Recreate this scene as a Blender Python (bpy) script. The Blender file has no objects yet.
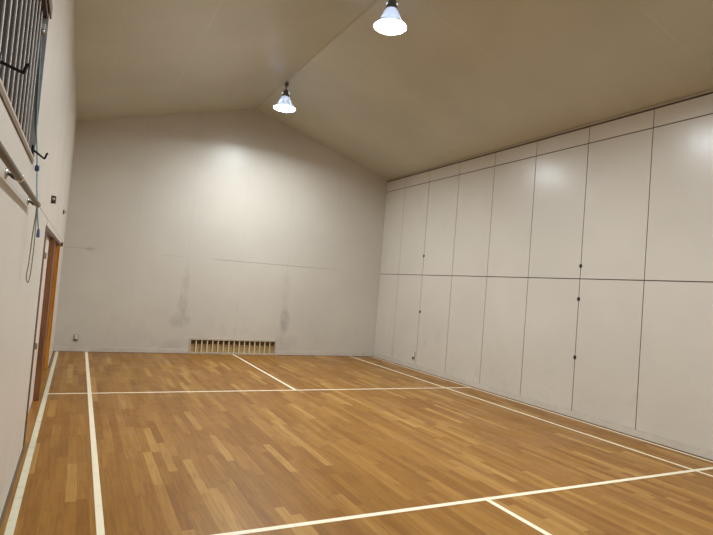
import bpy, bmesh, math, random
from mathutils import Vector, Matrix
random.seed(4)
COL = bpy.context.scene.collection

# ------------------------------------------------------------------ room dimensions (metres)
XL, XR = -0.05, 6.216          # side walls
YF, YB = -3.46, 7.409          # wall behind the photographer, far wall
EAVE, RIDGE, XM = 3.985, 4.92, 3.083

# ------------------------------------------------------------------ node helpers
def new_mat(name):
    m = bpy.data.materials.new(name); m.use_nodes = True
    nt = m.node_tree; b = nt.nodes['Principled BSDF']
    return m, nt, b
class N:
    """small helper to write node maths"""
    def __init__(s, nt): s.nt = nt
    def node(s, t, **kw):
        n = s.nt.nodes.new(t)
        for k, v in kw.items(): setattr(n, k, v)
        return n
    def link(s, a, b): s.nt.links.new(a, b)
    def m(s, op, a, b=None, c=None, clamp=False):
        n = s.node('ShaderNodeMath', operation=op); n.use_clamp = clamp
        for i, v in enumerate((a, b, c)):
            if v is None: continue
            if isinstance(v, (int, float)): n.inputs[i].default_value = v
            else: s.link(v, n.inputs[i])
        return n.outputs[0]
    def mix(s, f, a, b, blend='MIX'):
        n = s.node('ShaderNodeMix', data_type='RGBA', blend_type=blend)
        if isinstance(f, (int, float)): n.inputs[0].default_value = f
        else: s.link(f, n.inputs[0])
        for i, v in ((6, a), (7, b)):
            if isinstance(v, tuple): n.inputs[i].default_value = (*v, 1)
            else: s.link(v, n.inputs[i])
        return n.outputs[2]
    def xyz(s):
        tc = s.node('ShaderNodeTexCoord'); sp = s.node('ShaderNodeSeparateXYZ')
        s.link(tc.outputs['Object'], sp.inputs[0])
        return tc.outputs['Object'], sp.outputs[0], sp.outputs[1], sp.outputs[2]
    def comb(s, x, y, z):
        n = s.node('ShaderNodeCombineXYZ')
        for i, v in enumerate((x, y, z)):
            if isinstance(v, (int, float)): n.inputs[i].default_value = v
            else: s.link(v, n.inputs[i])
        return n.outputs[0]
    def noise(s, vec, scale, detail=3, rough=.55):
        n = s.node('ShaderNodeTexNoise'); s.link(vec, n.inputs['Vector'])
        n.inputs['Scale'].default_value = scale; n.inputs['Detail'].default_value = detail
        n.inputs['Roughness'].default_value = rough
        return n.outputs[0]
    def smap(s, v, a, b, c=0., d=1.):
        n = s.node('ShaderNodeMapRange'); n.interpolation_type = 'SMOOTHSTEP'
        s.link(v, n.inputs[0])
        for i, q in enumerate((a, b, c, d)): n.inputs[i+1].default_value = q
        return n.outputs[0]
    def line(s, v, at, w):
        """1 on a thin band of half width w about v == at"""
        return s.smap(s.m('ABSOLUTE', s.m('SUBTRACT', v, at)), w, w*1.8, 1, 0)
    def bump(s, h, strength, dist, bsdf):
        n = s.node('ShaderNodeBump'); s.link(h, n.inputs['Height'])
        n.inputs['Strength'].default_value = strength; n.inputs['Distance'].default_value = dist
        s.link(n.outputs[0], bsdf.inputs['Normal'])

def simple(name, col, rough=.5, metal=0., var=.0, scale=20., emis=None, estr=0., spec=.5):
    m, nt, b = new_mat(name); h = N(nt)
    b.inputs['Roughness'].default_value = rough; b.inputs['Metallic'].default_value = metal
    b.inputs['Specular IOR Level'].default_value = spec
    co, x, y, z = h.xyz()
    nz = h.noise(co, scale)
    lo = tuple(c*(1-var) for c in col); hi = tuple(min(1, c*(1+var)) for c in col)
    h.link(h.mix(h.smap(nz, .3, .7), lo, hi), b.inputs['Base Color'])
    if emis:
        b.inputs['Emission Color'].default_value = (*emis, 1); b.inputs['Emission Strength'].default_value = estr
    return m

WALL_C = (.585, .545, .475)
def wall_mat(name, base, rough, kind):
    m, nt, b = new_mat(name); h = N(nt)
    co, x, y, z = h.xyz()
    # broad, soft blotches and vertical brushing of the old paint
    big = h.noise(co, .7, 3)
    along = y if kind in ('left', 'right') else x
    streak = h.noise(h.comb(h.m('MULTIPLY', along, 14), h.m('MULTIPLY', z, .9), 0.), 1., 4)
    fine = h.noise(co, 26, 3)
    c = h.mix(h.smap(big, .3, .7), tuple(v*.955 for v in base), tuple(v*1.03 for v in base))
    c = h.mix(h.m('MULTIPLY', h.smap(streak, .35, .7), .02 if kind == 'right' else .045), c, tuple(v*.90 for v in base))
    # scuffs near the floor
    low = h.smap(z, .05, 1.3, 1, 0)
    sc = h.smap(h.noise(co, 3.2, 5, .7), .52, .72)
    c = h.mix(h.m('MULTIPLY', h.m('MULTIPLY', low, sc), .28), c, tuple(v*.62 for v in base))
    if kind == 'back':
        gn = h.noise(co, 5.5, 5, .7)
        def blob(cx, cz, sx, sz, k):
            nonlocal c
            dx = h.m('DIVIDE', h.m('SUBTRACT', x, cx), sx); dz = h.m('DIVIDE', h.m('SUBTRACT', z, cz), sz)
            r = h.m('ADD', h.m('MULTIPLY', dx, dx), h.m('MULTIPLY', dz, dz))
            f = h.smap(r, 0., 1., k*.55, 0)
            f = h.m('MULTIPLY', f, h.smap(gn, .36, .62, .25, 1))
            c = h.mix(f, c, (.115, .10, .09))
        for a in ((2.02, 1.15, .10, .75, .30), (1.98, .62, .24, .17, .62), (2.0, .90, .12, .25, .32), (1.95, .06, .42, .26, .42),
                  (4.03, 1.2, .10, .80, .20), (4.06, .70, .13, .32, .62), (4.12, .22, .32, .28, .30),
                  (.36, 1.80, .10, .06, .5), (1.55, .75, .3, .1, .10), (.25, .07, .3, .06, .4)): blob(*a)
        # hairline sheet joints
        zz = h.m('SUBTRACT', z, h.m('MULTIPLY', x, .011))
        ext = h.m('MAXIMUM', h.m('MULTIPLY', h.smap(x, 2.45, 2.6), h.smap(x, 4.4, 5.5, 1, 0)), h.m('MAXIMUM', h.smap(x, .42, .50, .55, 0), h.m('MULTIPLY', h.m('MULTIPLY', h.smap(x, 1.5, 1.6), h.smap(x, 1.9, 2.05, 1, 0)), .35)))
        g = h.m('MULTIPLY', h.line(zz, 1.798, .0038), ext)
        for vx in (1.10, 2.03, 3.05, 4.02, 5.05):
            g = h.m('MAXIMUM', g, h.m('MULTIPLY', h.line(x, vx, .003), .16))
        c = h.mix(h.m('MULTIPLY', g, .60), c, (.16, .13, .10))
    if kind == 'left':
        g = h.m('MULTIPLY', h.line(z, 1.850, .0035), h.smap(y, .75, .95))
        c = h.mix(h.m('MULTIPLY', g, .75), c, (.14, .10, .07))
    h.link(c, b.inputs['Base Color'])
    r = h.m('ADD', h.m('MULTIPLY', h.smap(streak, .3, .7), .015 if kind == 'right' else .03), rough)
    h.link(r, b.inputs['Roughness'])
    hgt = h.m('ADD', h.m('MULTIPLY', streak, .7), h.m('MULTIPLY', fine, .3))
    h.bump(hgt, .032 if kind == 'right' else .024, .012, b)
    return m

M = {}
M['wall_back'] = wall_mat('painted_board_far', WALL_C, .34, 'back')
M['wall_left'] = wall_mat('painted_board_left', (.66, .61, .535), .42, 'left')
M['wall_right'] = wall_mat('painted_board_right', (.64, .60, .53), .25, 'right')
M['groove'] = simple('groove_dark', (.085, .065, .05), .9)  # dark backing of the board joints and cornice grooves
M['skirting'] = simple('skirting_paint', (.57, .52, .45), .45, var=.05, scale=6)
M['cornice'] = simple('cornice_strip', (.42, .36, .27), .5, var=.05)
M['gap_shade'] = simple('floor_gap_shade', (.12, .085, .06), .5, var=.1)  # dark brown strip, shade of the gap at the floor put into colour

# ceiling
def ceil_mat():
    m, nt, b = new_mat('ceiling_paint'); h = N(nt)
    co, x, y, z = h.xyz()
    big = h.noise(co, .55, 4); fine = h.noise(co, 18, 3)
    base = (.55, .54, .45)
    c = h.mix(h.smap(big, .3, .7), tuple(v*.93 for v in base), tuple(v*1.05 for v in base))
    def seam(v, per, off, k):
        f = h.m('FRACT', h.m('DIVIDE', h.m('SUBTRACT', v, off), per))
        return h.m('MULTIPLY', h.smap(h.m('ABSOLUTE', h.m('SUBTRACT', f, .5)), .004/per, .009/per, 1, 0), k)
    s = h.m('MAXIMUM', seam(y, 1.82, 2.99, .30), h.m('MAXIMUM', seam(x, .91, .845, .10), h.m('MULTIPLY', h.line(x, 1.30, .006), .24)))
    s = h.m('MULTIPLY', s, h.smap(h.noise(co, 1.1, 4), .38, .58, .15, 1))
    c = h.mix(s, c, (.80, .74, .62))
    h.link(c, b.inputs['Base Color'])
    b.inputs['Roughness'].default_value = .29
    h.bump(h.m('ADD', h.m('ADD', h.m('MULTIPLY', h.noise(co, 4, 2), .8), h.m('MULTIPLY', s, .6)), h.m('MULTIPLY', fine, .2)), .10, .02, b)
    return m
M['ceiling'] = ceil_mat()

# floor: narrow boards running the length of the hall
def floor_mat():
    m, nt, b = new_mat('varnished_strip_floor'); h = N(nt)
    co, x, y, z = h.xyz()
    W, L = .068, .74
    u = h.m('DIVIDE', x, W); row = h.m('FLOOR', u)
    wn = h.node('ShaderNodeTexWhiteNoise', noise_dimensions='1D'); h.link(row, wn.inputs['W'])
    v = h.m('ADD', h.m('DIVIDE', y, L), h.m('MULTIPLY', wn.outputs['Value'], 7.3)); seg = h.m('FLOOR', v)
    w2 = h.node('ShaderNodeTexWhiteNoise', noise_dimensions='3D'); h.link(h.comb(row, seg, 3.), w2.inputs['Vector'])
    rnd = w2.outputs['Value']
    ramp = h.node('ShaderNodeValToRGB'); h.link(rnd, ramp.inputs[0])
    e = ramp.color_ramp.elements
    e[0].position = 0; e[0].color = (.285, .124, .022, 1)
    e[1].position = 1; e[1].color = (.505, .285, .075, 1)
    for p_, c_ in ((.30, (.335, .156, .029)), (.65, (.362, .172, .034)), (.88, (.410, .207, .046))):
        q = e.new(p_); q.color = (*c_, 1)
    c = ramp.outputs[0]
    # grain
    g = h.noise(h.comb(h.m('MULTIPLY', x, 60), h.m('ADD', h.m('MULTIPLY', y, 2.2), h.m('MULTIPLY', rnd, 40)), rnd), 1., 4, .6)
    c = h.mix(h.smap(g, .30, .70, .0, .55), c, h.mix(1., c, (.62, .55, .50), 'MULTIPLY'))
    # worn, greyer traffic patches and dark marks
    big = h.noise(co, .8, 4)
    c = h.mix(h.smap(big, .45, .72, 0, .30), c, h.mix(1., c, (.80, .82, .95), 'MULTIPLY'))
    mk = h.noise(h.comb(h.m('MULTIPLY', x, 5), h.m('MULTIPLY', y, 3), 0.), 1.3, 6, .75)
    c = h.mix(h.smap(mk, .60, .76, 0, .55), c, (.10, .045, .018))
    fs = h.noise(h.comb(h.m('MULTIPLY', x, 42), h.m('ADD', h.m('MULTIPLY', y, 3.2), h.m('MULTIPLY', row, 3.7)), 2.), 1., 5, .7)
    c = h.mix(h.smap(fs, .52, .70, 0, .50), c, (.16, .070, .018))
    c = h.mix(h.smap(fs, .40, .28, 0, .30), c, (.56, .33, .10))
    # joints
    fx = h.m('ABSOLUTE', h.m('SUBTRACT', h.m('FRACT', u), .5)); fy = h.m('ABSOLUTE', h.m('SUBTRACT', h.m('FRACT', v), .5))
    j = h.m('MAXIMUM', h.smap(fx, .485, .498), h.smap(fy, .4975, .4995))
    c = h.mix(h.m('MULTIPLY', j, .60), c, (.12, .05, .018))
    c = h.mix(1., c, (.93, .92, .91), 'MULTIPLY')
    h.link(c, b.inputs['Base Color'])
    h.link(h.smap(h.noise(co, 2.2, 5, .65), .25, .75, .30, .46), b.inputs['Roughness'])
    b.inputs['Specular IOR Level'].default_value = .17
    hh = h.m('ADD', h.m('MULTIPLY', h.m('SUBTRACT', 1., j), .5), h.m('ADD', h.m('MULTIPLY', g, .15), h.m('MULTIPLY', rnd, .12)))
    h.bump(hh, .12, .004, b)
    return m
M['floor'] = floor_mat()

def line_mat(name, col, wear):
    m, nt, b = new_mat(name); h = N(nt)
    co, x, y, z = h.xyz()
    w = h.smap(h.noise(co, 9, 6, .7), .50, .72, 0, wear)
    h.link(h.mix(w, col, tuple(v*.62 for v in col)), b.inputs['Base Color'])
    b.inputs['Roughness'].default_value = .5
    return m
M['line'] = line_mat('line_paint', (.88, .78, .58), .30)
M['line_worn'] = line_mat('worn_line_paint', (.68, .63, .47), .65)

def wood_mat(name, dark, light, rough=.4, axis='z'):
    m, nt, b = new_mat(name); h = N(nt)
    co, x, y, z = h.xyz()
    s = {'z': (28, 28, 2.), 'y': (28, 2., 28), 'x': (2., 28, 28)}[axis]
    v = h.comb(h.m('MULTIPLY', x, s[0]), h.m('MULTIPLY', y, s[1]), h.m('MULTIPLY', z, s[2]))
    g = h.noise(v, 1., 4, .6)
    h.link(h.mix(h.smap(g, .32, .68), dark, light), b.inputs['Base Color'])
    b.inputs['Roughness'].default_value = rough
    h.bump(g, .15, .003, b)
    return m
M['wood_orange'] = wood_mat('orange_varnished_wood', (.52, .19, .018), (.80, .36, .040), .30)
M['wood_orange_shaded'] = wood_mat('orange_wood_shaded', (.14, .055, .018), (.24, .10, .032), .45)  # same orange wood, darkened to paint in the shade on the mullion
M['wood_header'] = wood_mat('red_brown_header_wood', (.07, .024, .010), (.12, .042, .018), .45, 'y')
M['wood_casing'] = wood_mat('dark_casing_wood', (.055, .022, .009), (.10, .042, .016), .5)
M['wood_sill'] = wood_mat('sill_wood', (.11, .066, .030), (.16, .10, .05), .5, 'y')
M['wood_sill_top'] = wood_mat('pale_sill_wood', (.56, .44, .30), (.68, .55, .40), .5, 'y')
M['wood_rail'] = wood_mat('handrail_wood', (.115, .092, .066), (.16, .13, .094), .5, 'y')
M['wood_pale'] = wood_mat('pale_slat_wood', (.62, .49, .28), (.74, .60, .37), .5)
M['wood_frame'] = wood_mat('grey_frame_wood', (.42, .35, .26), (.52, .45, .35), .5, 'x')
M['ply'] = wood_mat('tan_board', (.36, .25, .11), (.47, .335, .16), .5, 'x')
M['dark_ply'] = wood_mat('dark_brown_board', (.09, .05, .02), (.15, .085, .035), .5, 'x')
M['door_leaf'] = simple('pinkish_white_door', (.80, .68, .60), .4, var=.03)
M['steel_bar'] = simple('pale_grey_steel', (.60, .57, .54), .38, .25, var=.05)
M['grey_jamb'] = simple('grey_jamb_metal', (.36, .365, .38), .5, .2, var=.15, scale=9)
M['dark_glass'] = simple('night_glass', (.030, .020, .016), .8, var=.2, spec=.1)
M['chrome'] = simple('bright_metal', (.62, .59, .55), .25, .9, var=.08)
M['bronze'] = simple('dull_brass', (.36, .31, .22), .4, .7, var=.1)
M['black'] = simple('black_iron', (.008, .008, .010), .45, .3)
M['fit_dark'] = simple('dark_fitting', (.055, .042, .03), .5, .3, var=.1)
M['fit_pale'] = simple('fitting_pale_centre', (.46, .40, .33), .5)
M['cord_blue'] = simple('blue_green_cord', (.24, .40, .47), .7, var=.2, scale=90)
M['cord_grey'] = simple('grey_cord', (.25, .24, .21), .7, var=.15, scale=90)
M['knot_blue'] = simple('navy_bead', (.015, .05, .14), .4)
M['tassel_blue'] = simple('blue_cord_end', (.07, .13, .30), .45)
M['plate'] = simple('socket_plate', (.40, .34, .28), .45)
M['socket'] = simple('white_socket', (.85, .81, .76), .35)
M['dark_hole'] = simple('dark_slot', (.02, .017, .014), .6)

# lamp
M['lamp_glow'] = simple('lamp_diffuser_light', (.9, .95, 1), .4, emis=(.88, .95, 1.0), estr=58.)
M['lamp_body'] = simple('lamp_dark_metal', (.16, .16, .18), .35, .7)
M['lamp_bolt'] = simple('lamp_glowing_bolt', (.85, .88, .95), .2, .6, emis=(.8, .88, 1), estr=.8)  # bolts given a glow of their own to paint their bright spots
def shade_mat():
    m, nt, b = new_mat('lamp_acrylic_shade'); h = N(nt)
    b.inputs['Base Color'].default_value = (.50, .56, .66, 1)
    b.inputs['Roughness'].default_value = .3
    tr = h.node('ShaderNodeBsdfTranslucent'); tr.inputs[0].default_value = (.92, .92, .90, 1)
    mx = h.node('ShaderNodeMixShader'); mx.inputs[0].default_value = .13
    out = nt.nodes['Material Output']
    h.link(b.outputs[0], mx.inputs[1]); h.link(tr.outputs[0], mx.inputs[2]); h.link(mx.outputs[0], out.inputs[0])
    b.inputs['Emission Color'].default_value = (.58, .68, 1, 1); b.inputs['Emission Strength'].default_value = .12  # faint blue glow painted on for lamplight coming through the acrylic
    return m
M['lamp_shade'] = shade_mat()

# ------------------------------------------------------------------ mesh helpers
class MB:
    def __init__(s): s.bm = bmesh.new(); s.mats = []
    def mi(s, m):
        if m not in s.mats: s.mats.append(m)
        return s.mats.index(m)
    def _set(s, faces, m, smooth=False):
        i = s.mi(m)
        for f in faces: f.material_index = i; f.smooth = smooth
    def box(s, x0, x1, y0, y1, z0, z1, m, bev=0.):
        r = bmesh.ops.create_cube(s.bm, size=1)
        vs = r['verts']
        for v in vs:
            v.co = Vector((x0+(v.co.x+.5)*(x1-x0), y0+(v.co.y+.5)*(y1-y0), z0+(v.co.z+.5)*(z1-z0)))
        fs = list({f for v in vs for f in v.link_faces})
        s._set(fs, m)
        if bev:
            es = list({e for v in vs for e in v.link_edges})
            r = bmesh.ops.bevel(s.bm, geom=es, offset=bev, segments=2, profile=.6, affect='EDGES')
            s._set(r['faces'], m)
        return s
    def lathe(s, prof, m, seg=40, mtx=None, smooth=True):
        rings = []
        for r, z in prof:
            if r < 1e-6: rings.append([s.bm.verts.new((0, 0, z))])
            else: rings.append([s.bm.verts.new((r*math.cos(2*math.pi*k/seg), r*math.sin(2*math.pi*k/seg), z)) for k in range(seg)])
        fs = []
        for a, b in zip(rings, rings[1:]):
            for k in range(seg):
                q = [a[k % len(a)], a[(k+1) % len(a)], b[(k+1) % len(b)], b[k % len(b)]]
                u = []
                for v in q:
                    if v not in u: u.append(v)
                if len(u) > 2: fs.append(s.bm.faces.new(u))
        s._set(fs, m, smooth)
        if mtx is not None:
            for rg in rings:
                for v in rg: v.co = mtx @ v.co
        return s
    def tube(s, pts, r, m, seg=10, caps=True):
        pts = [Vector(p) for p in pts]; rings = []; n = None
        for i, p in enumerate(pts):
            t = (pts[min(i+1, len(pts)-1)]-pts[max(i-1, 0)]).normalized()
            if n is None:
                n = t.orthogonal().normalized()
            n = (n - t*n.dot(t)).normalized(); b = t.cross(n)
            rings.append([s.bm.verts.new(p + r*(math.cos(2*math.pi*k/seg)*n+math.sin(2*math.pi*k/seg)*b)) for k in range(seg)])
        fs = []
        for a, b in zip(rings, rings[1:]):
            for k in range(seg): fs.append(s.bm.faces.new((a[k], a[(k+1) % seg], b[(k+1) % seg], b[k])))
        s._set(fs, m, True)
        if caps: s._set([s.bm.faces.new(rings[0][::-1]), s.bm.faces.new(rings[-1])], m)
        return s
    def prism(s, pts, y0, y1, m):
        """polygon in x,z pulled along y"""
        a = [s.bm.verts.new((x, y0, z)) for x, z in pts]; b = [s.bm.verts.new((x, y1, z)) for x, z in pts]
        n = len(pts); fs = [s.bm.faces.new(a), s.bm.faces.new(b[::-1])]
        for k in range(n): fs.append(s.bm.faces.new((a[k], b[k], b[(k+1) % n], a[(k+1) % n])))
        s._set(fs, m); return s
    def build(s, name, parent=None, origin=(0, 0, 0)):
        o3 = Vector(origin)
        bmesh.ops.recalc_face_normals(s.bm, faces=s.bm.faces)
        me = bpy.data.meshes.new(name)
        if o3.length:
            for v in s.bm.verts: v.co -= o3
        s.bm.to_mesh(me); s.bm.free()
        for m in s.mats: me.materials.append(m)
        o = bpy.data.objects.new(name, me); COL.objects.link(o)
        if parent: o.parent = parent
        else: o.location = o3
        return o
def smooth_path(pts, n=8):
    """Catmull-Rom through pts"""
    P = [Vector(p) for p in pts]; out = []
    for i in range(len(P)-1):
        a, b, c, d = P[max(i-1, 0)], P[i], P[i+1], P[min(i+2, len(P)-1)]
        for k in range(n):
            t = k/n
            out.append(.5*((2*b)+(c-a)*t+(2*a-5*b+4*c-d)*t*t+(3*b-a-3*c+d)*t**3))
    out.append(P[-1]); return out
def struct(o): o['kind'] = 'structure'; return o
def tag(o, label, cat, group=None):
    o['label'] = label; o['category'] = cat
    if group: o['group'] = group
    return o
def thing(name, loc, label, cat, group=None):
    o = bpy.data.objects.new(name, None); COL.objects.link(o); o.location = loc; o.empty_display_size = .1
    return tag(o, label, cat, group)
def copy_tree(o, parent=None):
    c = o.copy(); COL.objects.link(c)
    if parent: c.parent = parent
    for ch in list(o.children): copy_tree(ch, c)
    return c
bpy.context.view_layer.update()

# ------------------------------------------------------------------ shell
T = .25
floor = MB(); floor.box(XL-T, XR+T, YF-T, YB+T, -.12, 0, M['floor'])
floor = struct(floor.build('floor'))
def court(x0, x1, y0, y1, z, mat, lab):
    b = MB(); b.box(x0, x1, y0, y1, .0002, z, mat); o = b.build('court_line', floor); o['label'] = lab; return o
lw = .021
court(-.010, .034, YF, YB, .0014, M['line_worn'], 'worn greenish white outer side line along the left wall')
court(.46-lw, .46+lw, YF, YB, .0014, M['line'], 'white inner side line on the left')
court(5.64-.018, 5.64+.018, YF, YB, .0014, M['line'], 'white inner side line on the right')
court(6.142, 6.176, YF, YB, .0014, M['line'], 'white outer side line along the right wall')
court(.034, 6.142, 3.96-.019, 3.96+.019, .0018, M['line'], 'white cross line nearer the far wall')
court(.034, 6.142, -.022, .022, .0018, M['line'], 'white cross line nearer the camera')
court(3.05-.02, 3.05+.02, 3.96, YB, .0010, M['line'], 'white centre line running to the far wall')
court(3.05-.022, 3.05+.022, YF, 0, .0010, M['line'], 'white centre line running toward the camera')

# far wall with the opening of the floor level vent
VX0, VX1, VZ1 = 2.218, 3.892, .268
b = MB()
b.box(XL-T, VX0, YB, YB+T, 0, 3.2, M['wall_back']); b.box(VX1, XR+T, YB, YB+T, 0, 3.2, M['wall_back'])
b.box(VX0, VX1, YB, YB+T, VZ1, 3.2, M['wall_back'])
b.prism([(XL-T, 3.2), (XR+T, 3.2), (XR+T, EAVE), (XM, RIDGE+.04), (XL-T, EAVE)], YB, YB+T, M['wall_back'])
wall_back = struct(b.build('wall_back'))
b = MB()
b.prism([(XL-T, 0), (XR+T, 0), (XR+T, EAVE), (XM, RIDGE+.04), (XL-T, EAVE)], YF-T, YF, M['wall_back'])
wall_front = struct(b.build('wall_front'))

# ceiling: two slopes meeting in a ridge
sl = (RIDGE-EAVE)/(XR-XM); sr = (RIDGE-EAVE)/(XM-XL)
b = MB()
b.prism([(XM, RIDGE), (XR+T, EAVE-sl*T), (XR+T, EAVE-sl*T+.15), (XM, RIDGE+.15)], YF-T, YB+T, M['ceiling'])
b.prism([(XM, RIDGE), (XM, RIDGE+.15), (XL-T, EAVE-sr*T+.15), (XL-T, EAVE-sr*T)], YF-T, YB+T, M['ceiling'])
ceiling = struct(b.build('ceiling'))
b = MB(); b.prism([(XM-.022, RIDGE-.012), (XM, RIDGE-.006), (XM+.022, RIDGE-.012), (XM+.022, RIDGE-.004), (XM, RIDGE+.004), (XM-.022, RIDGE-.004)], YF, YB, M['ceiling'])
struct(b.build('trim_1'))

# left wall with window and door openings
WY0, WY1, WZ0, WZ1 = -2.6, .30, 2.020, 2.845
DY0, DY1, DZ1 = 2.08, 5.66, 1.79
ZT = EAVE+.02
b = MB(); ml = M['wall_left']; X0 = XL-T
b.box(X0, XL, YF-T, WY0, 0, ZT, ml)
b.box(X0, XL, WY0, WY1, 0, WZ0, ml); b.box(X0, XL, WY0, WY1, WZ1, ZT, ml)
b.box(X0, XL, WY1, DY0, 0, ZT, ml)
b.box(X0, XL, DY0, DY1, DZ1, ZT, ml)
b.box(X0, XL, DY1, YB+T, 0, ZT, ml)
wall_left = struct(b.build('wall_left'))

# right wall: painted boards with open joints over a dark backing
py = [YF] + [1.037-.931*k for k in (4, 3, 2, 1)] + [1.037, 1.966, 2.911, 3.831, 4.772, 5.719, 6.609, YB]
pz = [0.085, 1.856, 3.708, 3.940]
b = MB()
b.box(XR+.006, XR+T, YF-T, YB+T, 0, ZT, M['groove'])
g = .0055
for i in range(len(py)-1):
    for k in range(3):
        b.box(XR, XR+.012, py[i]+g, py[i+1]-g, pz[k]+(g+.001 if k else 0), pz[k+1]-g-.001, M['wall_right'])
wall_right = struct(b.build('wall_right'))
b = MB(); b.box(XR-.012, XR+.01, YF, YB, 3.952, 3.984, M['cornice'], .003); b.box(XR-.006, XR+.008, YF, YB, 3.940, 3.952, M['groove']); b.box(XR-.006, XR+.008, YF, YB, 3.984, 3.996, M['groove'])
struct(b.build('trim_2'))
b = MB(); b.box(XR-.006, XR+.012, YF, YB, .006, .083, M['skirting'], .002); b.box(XR-.009, XR+.004, YF, YB, 0, .006, M['gap_shade'])
struct(b.build('baseboard_right'))
b = MB()
for xa, xb in ((XL, VX0-.03), (VX1+.03, XR-.006)):
    b.box(xa, xb, YB-.007, YB, .006, .088, M['skirting'], .002); b.box(xa, xb, YB-.011, YB, 0, .006, M['gap_shade'])
struct(b.build('baseboard_back'))
b = MB()
for ya, yb in ((YF, DY0-.17), (DY1+.05, YB-.012)): b.box(XL, XL+.014, ya, yb, 0, .012, M['gap_shade'])  # no real skirting here: dark strip painting the shadow gap
struct(b.build('shadow_gap_left'))

# ------------------------------------------------------------------ window with vertical bars (left wall)
b = MB()
b.box(XL-.20, XL, WY1-.012, WY1, WZ0, WZ1, M['grey_jamb']); b.box(XL-.20, XL, WY0, WY0+.012, WZ0, WZ1, M['grey_jamb'])
win = struct(b.build('window_1'))
win['label'] = 'barred window high on the left wall'
b = MB(); b.box(XL-.075, XL-.055, WY0+.012, WY1-.012, WZ0, WZ1, M['dark_glass']); o = b.build('pane', win)
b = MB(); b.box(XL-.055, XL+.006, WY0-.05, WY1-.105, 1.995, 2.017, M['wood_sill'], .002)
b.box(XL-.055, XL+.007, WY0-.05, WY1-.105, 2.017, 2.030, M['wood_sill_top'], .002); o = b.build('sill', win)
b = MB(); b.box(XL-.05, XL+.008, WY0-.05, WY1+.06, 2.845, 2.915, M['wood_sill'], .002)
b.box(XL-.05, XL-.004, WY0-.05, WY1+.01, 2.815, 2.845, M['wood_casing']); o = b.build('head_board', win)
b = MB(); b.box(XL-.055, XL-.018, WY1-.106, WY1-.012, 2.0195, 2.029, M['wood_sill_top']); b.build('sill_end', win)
y = .203; k = 0
while y > -2.55:
    b = MB(); b.box(-.0800, -.0730, y-.007, y+.007, 2.029, 2.818, M['steel_bar'], .002)
    b.build('bar', win); y -= .1335

# ------------------------------------------------------------------ doors in the recess of the left wall
RX = -.095
b = MB()
b.box(XL, XL+.004, DY0-.17, DY0, 0, DZ1+.0, M['wood_casing'], .001)             # near casing
b.box(RX, XL, DY0-.004, DY0+.012, 0, DZ1, M['wood_casing'])
door1 = struct(b.build('door_1')); door1['label'] = 'white door nearest the camera in the left wall'
b = MB(); b.box(RX-.03, RX, DY0+.012, 3.62, .004, DZ1-.035, M['door_leaf'], .002); leaf = b.build('door_leaf', door1)
for z in (1.545, .79):
    b = MB(); b.box(XL+.002, XL+.008, DY0-.035, DY0+.02, z-.022, z+.022, M['bronze'], .003)
    b.lathe([(0, -.026), (.007, -.026), (.009, -.02), (.009, .02), (.007, .026), (0, .026)], M['bronze'], 12, Matrix.Translation((XL+.010, DY0+.004, z)))
    b.build('hinge', door1)
b = MB(); b.box(RX, XL, DY0, DY1, DZ1-.030, DZ1, M['wood_header'], .002); o = b.build('head_jamb', door1)
b = MB(); b.box(RX, XL+.010, 3.62, 3.69, 0, DZ1-.030, M['wood_orange_shaded'], .003)  # mullion, its shaded face painted as browner wood
door2 = struct(b.build('door_2')); door2['label'] = 'orange wooden door frame beside the far wall'
b = MB(); b.box(RX-.03, RX, 3.69, DY1, .004, DZ1-.035, M['wood_orange_shaded'], .002); b.build('door_leaf', door2)
b = MB(); b.box(RX, XL+.002, DY1-.055, DY1+.0, 0, DZ1-.030, M['wood_orange'], .003); b.build('far_jamb', door2)
# header board and its end bracket
b = MB(); b.box(XL, XL+.005, DY0, DY1+.05, DZ1, 1.842, M['wall_left'], .0015)
struct(b.build('trim_3'))
b = MB(); b.box(XL, XL+.030, DY1+.02, DY1+.09, 1.745, 1.80, M['fit_dark'], .004); b.box(XL, XL+.012, DY1+.0, DY1+.11, 1.765, 1.785, M['bronze'], .002)
o = b.build('door_catch', door2); o['label'] = 'small dark catch at the top corner'

# ------------------------------------------------------------------ handrail on the left wall
hx, hz, hy1, hy0 = -.006, 1.787, .225, -2.0
rail = thing('wall_handrail', (XL, -.9, hz), 'round grey brown wooden handrail on metal brackets under the barred window', 'handrail')
def part(mb, name, par): 
    o = mb.build(name, None); o.parent = par; o.matrix_parent_inverse = Matrix.Translation(-par.location); return o
prof = [(0, 0), (.011, 0), (.013, .003), (.013, hy1-hy0-.003), (.011, hy1-hy0), (0, hy1-hy0)]
b = MB(); b.lathe(prof, M['wood_rail'], 24, Matrix.Translation((hx, hy0, hz)) @ Matrix.Rotation(-math.pi/2, 4, 'X')); part(b, 'rail', rail)
for y in (.185, -.76, -1.7):
    b = MB(); zb = hz+.010
    b.lathe([(0, 0), (.021, 0), (.021, .004), (.012, .007), (0, .007)], M['chrome'], 20, Matrix.Translation((XL, y, zb)) @ Matrix.Rotation(math.pi/2, 4, 'Y'))
    b.tube(smooth_path([(XL+.004, y, zb), (XL+.016, y, zb-.004), (XL+.026, y, zb-.012), (hx-.008, y, hz-.006)], 5), .0062, M['fit_dark'], 10)
    b.lathe([(.0132, -.014), (.0155, -.012), (.0155, .012), (.0132, .014)], M['chrome'], 24, Matrix.Translation((hx, y, hz)) @ Matrix.Rotation(-math.pi/2, 4, 'X'))
    part(b, 'bracket', rail)
b = MB(); b.lathe([(.0132, -.018), (.0148, -.018), (.0148, .005), (.010, .009), (0, .009)], M['lamp_body'], 24, Matrix.Translation((hx, hy1-.002, hz)) @ Matrix.Rotation(-math.pi/2, 4, 'X')); part(b, 'end_cap', rail)

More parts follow.
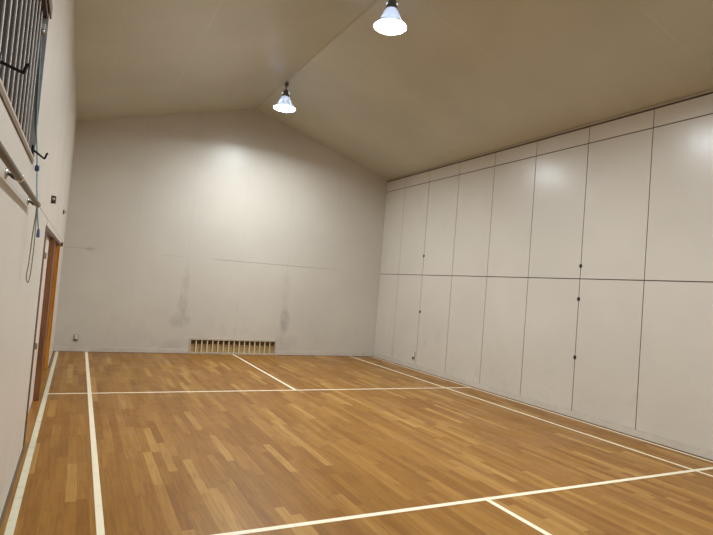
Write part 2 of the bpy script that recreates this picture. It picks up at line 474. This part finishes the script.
# ------------------------------------------------------------------ black iron hooks
def hook(y, zr, label, d=.036, ln=.060):
    t = thing('iron_hook', (XL, y, zr), label, 'hook', 'black iron hooks at the barred window')
    b = MB(); b.box(-.002, .010, -.014, .014, -.022, .022, M['black'], .003); b.build('base_plate', t)
    b = MB(); b.tube(smooth_path([(.004, 0, 0), (ln*.5, 0, -d*.5), (ln-.005, 0, -d+.001), (ln, 0, -d), (ln+.003, 0, -d+.006), (ln+.008, 0, -d+.024), (ln+.014, 0, -d+.028)], 5), .0050, M['black'], 10); b.build('arm', t)
    return t
hook(.12, 2.058, 'black iron hook at the lower right corner of the barred window')
hook(-1.20, 2.066, 'black iron hook sticking out in front of the middle of the window bars', .019, .068)

# ------------------------------------------------------------------ pull cord
pc = thing('pull_cord', (-.05, .285, 2.75), 'long blue green pull cord hanging from the window past the handrail end', 'cord')
b = MB(); b.tube(smooth_path([(-.078, .278, 2.752), (-.068, .281, 2.53), (-.062, .284, 2.36), (-.053, .288, 2.20), (-.041, .30, 2.09), (-.032, .30, 1.99), (-.022, .285, 1.88), (-.011, .262, 1.80), (-.002, .262, 1.72), (.006, .27, 1.66)], 6), .0037, M['cord_blue'], 8); part(b, 'cord', pc)
b = MB(); b.lathe([(0, -.018), (.008, -.016), (.0115, -.008), (.0115, .008), (.008, .016), (0, .018)], M['knot_blue'], 16, Matrix.Translation((-.032, .30, 1.992))); part(b, 'bead', pc)
b = MB(); b.lathe([(0, -.024), (.007, -.024), (.0085, -.019), (.007, .010), (.005, .021), (0, .024)], M['tassel_blue'], 14, Matrix.Translation((.007, .27, 1.640))); part(b, 'cord_end', pc)
b = MB(); b.box(-.088, -.060, .262, .289, 2.742, 2.775, M['steel_bar'], .004)
b.lathe([(0, -.006), (.017, -.006), (.013, 0), (.017, .006), (0, .006)], M['chrome'], 18, Matrix.Translation((-.072, .274, 2.735)) @ Matrix.Rotation(math.pi/2, 4, 'X')); part(b, 'pulley', pc)
b = MB(); b.tube(smooth_path([(-.011, .258, 1.80), (-.012, .25, 1.73), (-.016, .235, 1.62), (-.018, .22, 1.48), (-.023, .22, 1.41), (-.018, .22, 1.376), (-.010, .22, 1.379), (-.005, .22, 1.438), (-.003, .22, 1.57), (-.006, .235, 1.68), (-.008, .254, 1.79)], 7), .0028, M['cord_grey'], 8); part(b, 'loop', pc)

# ------------------------------------------------------------------ small fittings on the left wall
b = MB()
b.box(0, .036, -.032, .032, -.032, .032, M['fit_dark'], .006); b.box(0, .004, -.040, .040, -.036, .036, M['fit_dark'], .002)
t = tag(b.build('wall_bracket', None), 'small dark brown metal box with pale centre on the left wall above the doors', 'bracket')
t.location = (XL, 2.30, 2.042)
b = MB(); b.lathe([(0, 0), (.013, 0), (.011, .006), (0, .006)], M['fit_pale'], 20, Matrix.Translation((.019, -.031, .004)) @ Matrix.Rotation(math.pi/2, 4, 'X')); b.build('centre_boss', t)
b = MB(); b.box(0, .014, -.045, .045, -.030, .030, M['fit_dark'], .004)
b.tube(smooth_path([(.01, 0, .012), (.026, 0, .010), (.030, 0, -.004), (.022, 0, -.014)], 5), .004, M['fit_dark'], 8)
t = tag(b.build('wall_bracket', None), 'tiny dark bracket on the left wall close to the far corner', 'bracket'); t.location = (XL, 5.4, 2.213)

# ------------------------------------------------------------------ floor level vent grille in the far wall
vx, vw = (VX0+VX1)/2, (VX1-VX0)
vent = thing('floor_vent', (vx, YB, 0), 'low wide wooden vent grille of upright slats at the foot of the far wall', 'vent')
b = MB(); F = .030
b.box(-vw/2-F+.004, vw/2+F-.004, -.014, .035, VZ1-.004, VZ1+.028, M['wood_frame'], .003)
b.box(-vw/2-F+.004, vw/2+F-.004, -.014, .035, 0.0, .030, M['wood_frame'], .003)
b.box(-vw/2-F+.004, -vw/2+.004, -.013, .035, .030, VZ1-.004, M['wood_frame'], .003)
b.box(vw/2-.004, vw/2+F-.004, -.013, .035, .030, VZ1-.004, M['wood_frame'], .003)
b.build('frame', vent)
n = 15
for i in range(n):
    x = -vw/2 + vw*(i+1)/(n+1)
    b = MB(); b.box(x-.0125, x+.0125, .003, .030, .029, VZ1-.003, M['wood_pale'], .003); b.build('slat', vent)
b = MB(); b.box(-vw/2, vw/2, .046, .058, .0, .178, M['ply']); b.build('back_board', vent)
b = MB(); b.box(-vw/2, vw/2, .060, .080, .170, VZ1+.0, M['dark_ply']); b.build('shutter', vent)
vent.children[0]['label'] = 'greyish wooden frame'

# ------------------------------------------------------------------ wall sockets
def socket(loc, rz, label, k=1.):
    t = thing('wall_socket', loc, label, 'socket')
    t.rotation_euler = (0, 0, rz); t.scale = (k, k, k)
    b = MB(); b.box(-.036, .036, -.009, .002, -.060, .060, M['plate'], .004); b.build('cover_plate', t)
    b = MB(); b.box(-.017, .019, -.018, -.008, -.020, .046, M['socket'], .004)
    b.box(-.008, -.004, -.0188, -.017, .008, .026, M['dark_hole']); b.box(.006, .010, -.0188, -.017, .008, .026, M['dark_hole']); b.build('socket_face', t)
    b = MB(); b.box(-.030, .012, -.014, -.008, -.052, -.026, M['fit_dark'], .003); b.build('lower_slot', t)
    return t
socket((.278, YB, .245), 0, 'small wall socket low on the far wall near its left corner')
socket((XR, 5.80, .262), -math.pi/2, 'small white wall socket low on the panelled right wall near the far corner', 1.25)

# ------------------------------------------------------------------ recessed latches on the joints of the right wall
def latch_mesh():
    b = MB()
    b.lathe([(0, .010), (.020, .009), (.023, .004), (.023, -.004), (0, -.004)], M['fit_dark'], 20, Matrix.Scale(1.25, 4, (0, 0, 1)) @ Matrix.Rotation(-math.pi/2, 4, 'Y'))
    return b
def latch(y, z, label, proto=None):
    if proto is None:
        o = latch_mesh().build('panel_latch', None)
        b = MB(); b.lathe([(0, 0), (.010, 0), (.011, .006), (.007, .012), (0, .013)], M['black'], 14, Matrix.Translation((-.007, 0, .008)) @ Matrix.Rotation(-math.pi/2, 4, 'Y')); b.build('knob', o)
    else: o = copy_tree(proto)
    o.location = (XR, y, z); tag(o, label, 'latch', 'dark latches on the right wall'); return o
l0 = latch(5.715, 2.231, 'small dark latch above the long horizontal joint, on the panel joint nearest the far wall')
latch(5.705, 1.130, 'small dark latch below the long horizontal joint, on the panel joint nearest the far wall', l0)
latch(1.966, 2.030, 'small dark latch just above the long horizontal joint on the nearer latched panel joint', l0)
latch(1.966, 1.583, 'small dark latch just below the long horizontal joint, middle one of the nearer three', l0)
latch(1.966, .800, 'small dark latch lowest on the nearer latched panel joint', l0)

# ------------------------------------------------------------------ ceiling lamps on the ridge
def lamp():
    t = thing('pendant_lamp', (0, 0, 0), '', 'lamp', 'bell shaped hall lamps hanging from the ridge')
    zr = RIDGE-4.475                                    # ridge above the light disc
    b = MB(); b.box(-.026, .026, -.035, .035, zr-.065, zr-.004, M['lamp_body'], .006); b.build('ceiling_mount', t)
    b = MB(); b.tube([(0, 0, zr-.06), (0, 0, .30)], .011, M['lamp_body'], 12); b.build('stem', t)
    b = MB(); b.lathe([(0, .315), (.035, .312), (.045, .295), (.05, .26), (.062, .235), (.066, .205), (.055, .192), (0, .192)], M['lamp_body'], 28); s = b.build('neck', t)
    for k in (-1, 1):
        b = MB(); b.lathe([(0, -.014), (.010, -.010), (.014, 0), (.010, .010), (0, .014)], M['lamp_bolt'], 14, Matrix.Translation((k*.056*.885, -k*.056*.458, .262))); b.build('bolt', s)
    outer = [(.060, .20), (.078, .175), (.098, .130), (.124, .075), (.165, .018), (.190, -.006)]
    inner = [(.186, -.006), (.160, .020), (.118, .077), (.092, .132), (.072, .175), (.056, .197)]
    b = MB(); b.lathe(outer+inner, M['lamp_shade'], 48); b.build('lamp_shade', t)
    b = MB(); b.lathe([(0, -.020), (.08, -.018), (.15, -.013), (.183, -.006), (.160, .006), (0, .008)], M['lamp_glow'], 48); b.build('diffuser', t)
    return t
def lamp_light(t):
    a = bpy.data.lights.new('lamp_light', 'AREA'); a.shape = 'DISK'; a.size = .34; a.energy = 104; a.color = (.88, .955, 1.0)
    a.spread = math.radians(162)
    o = bpy.data.objects.new('lamp_light', a); COL.objects.link(o); o.parent = t; o.location = (0, 0, -.023)
L0 = lamp()
lamp_light(L0)
for i, (y, z, lab) in enumerate(((2.12, 4.475, 'glowing white pendant lamp nearer the camera, at the top edge of the photo'),
                                 (5.64, 4.475, 'glowing white pendant lamp on a short stem near the far gable'),
                                 (-1.42, 4.475, 'glowing white pendant lamp on the ridge behind the camera'))):
    o = L0 if i == 0 else copy_tree(L0)
    o.location = (XM, y, z-.018); o['label'] = lab

# ------------------------------------------------------------------ world, camera, view
w = bpy.data.worlds.new('night'); bpy.context.scene.world = w; w.use_nodes = True
w.node_tree.nodes['Background'].inputs[0].default_value = (.01, .01, .012, 1)
w.node_tree.nodes['Background'].inputs[1].default_value = .2

cam = bpy.data.cameras.new('camera'); co = bpy.data.objects.new('camera', cam); COL.objects.link(co)
R = Vector((.88546382, -.45767788, .08052812)); U = Vector((-.08979362, .00151574, .99595924)); Fw = Vector((.45595058, .88911678, .03975442))
m = Matrix(((R.x, U.x, -Fw.x, .22174), (R.y, U.y, -Fw.y, -3.10835), (R.z, U.z, -Fw.z, 1.47679), (0, 0, 0, 1)))
co.matrix_world = m
cam.sensor_fit = 'HORIZONTAL'; cam.sensor_width = 36; cam.lens = 537.928/713*36; cam.clip_start = .02
sc = bpy.context.scene; sc.camera = co
sc.view_settings.view_transform = 'Standard'; sc.view_settings.look = 'None'
sc.view_settings.exposure = 0.0; sc.view_settings.gamma = 1.0
sc.cycles.max_bounces = 10; sc.cycles.diffuse_bounces = 6
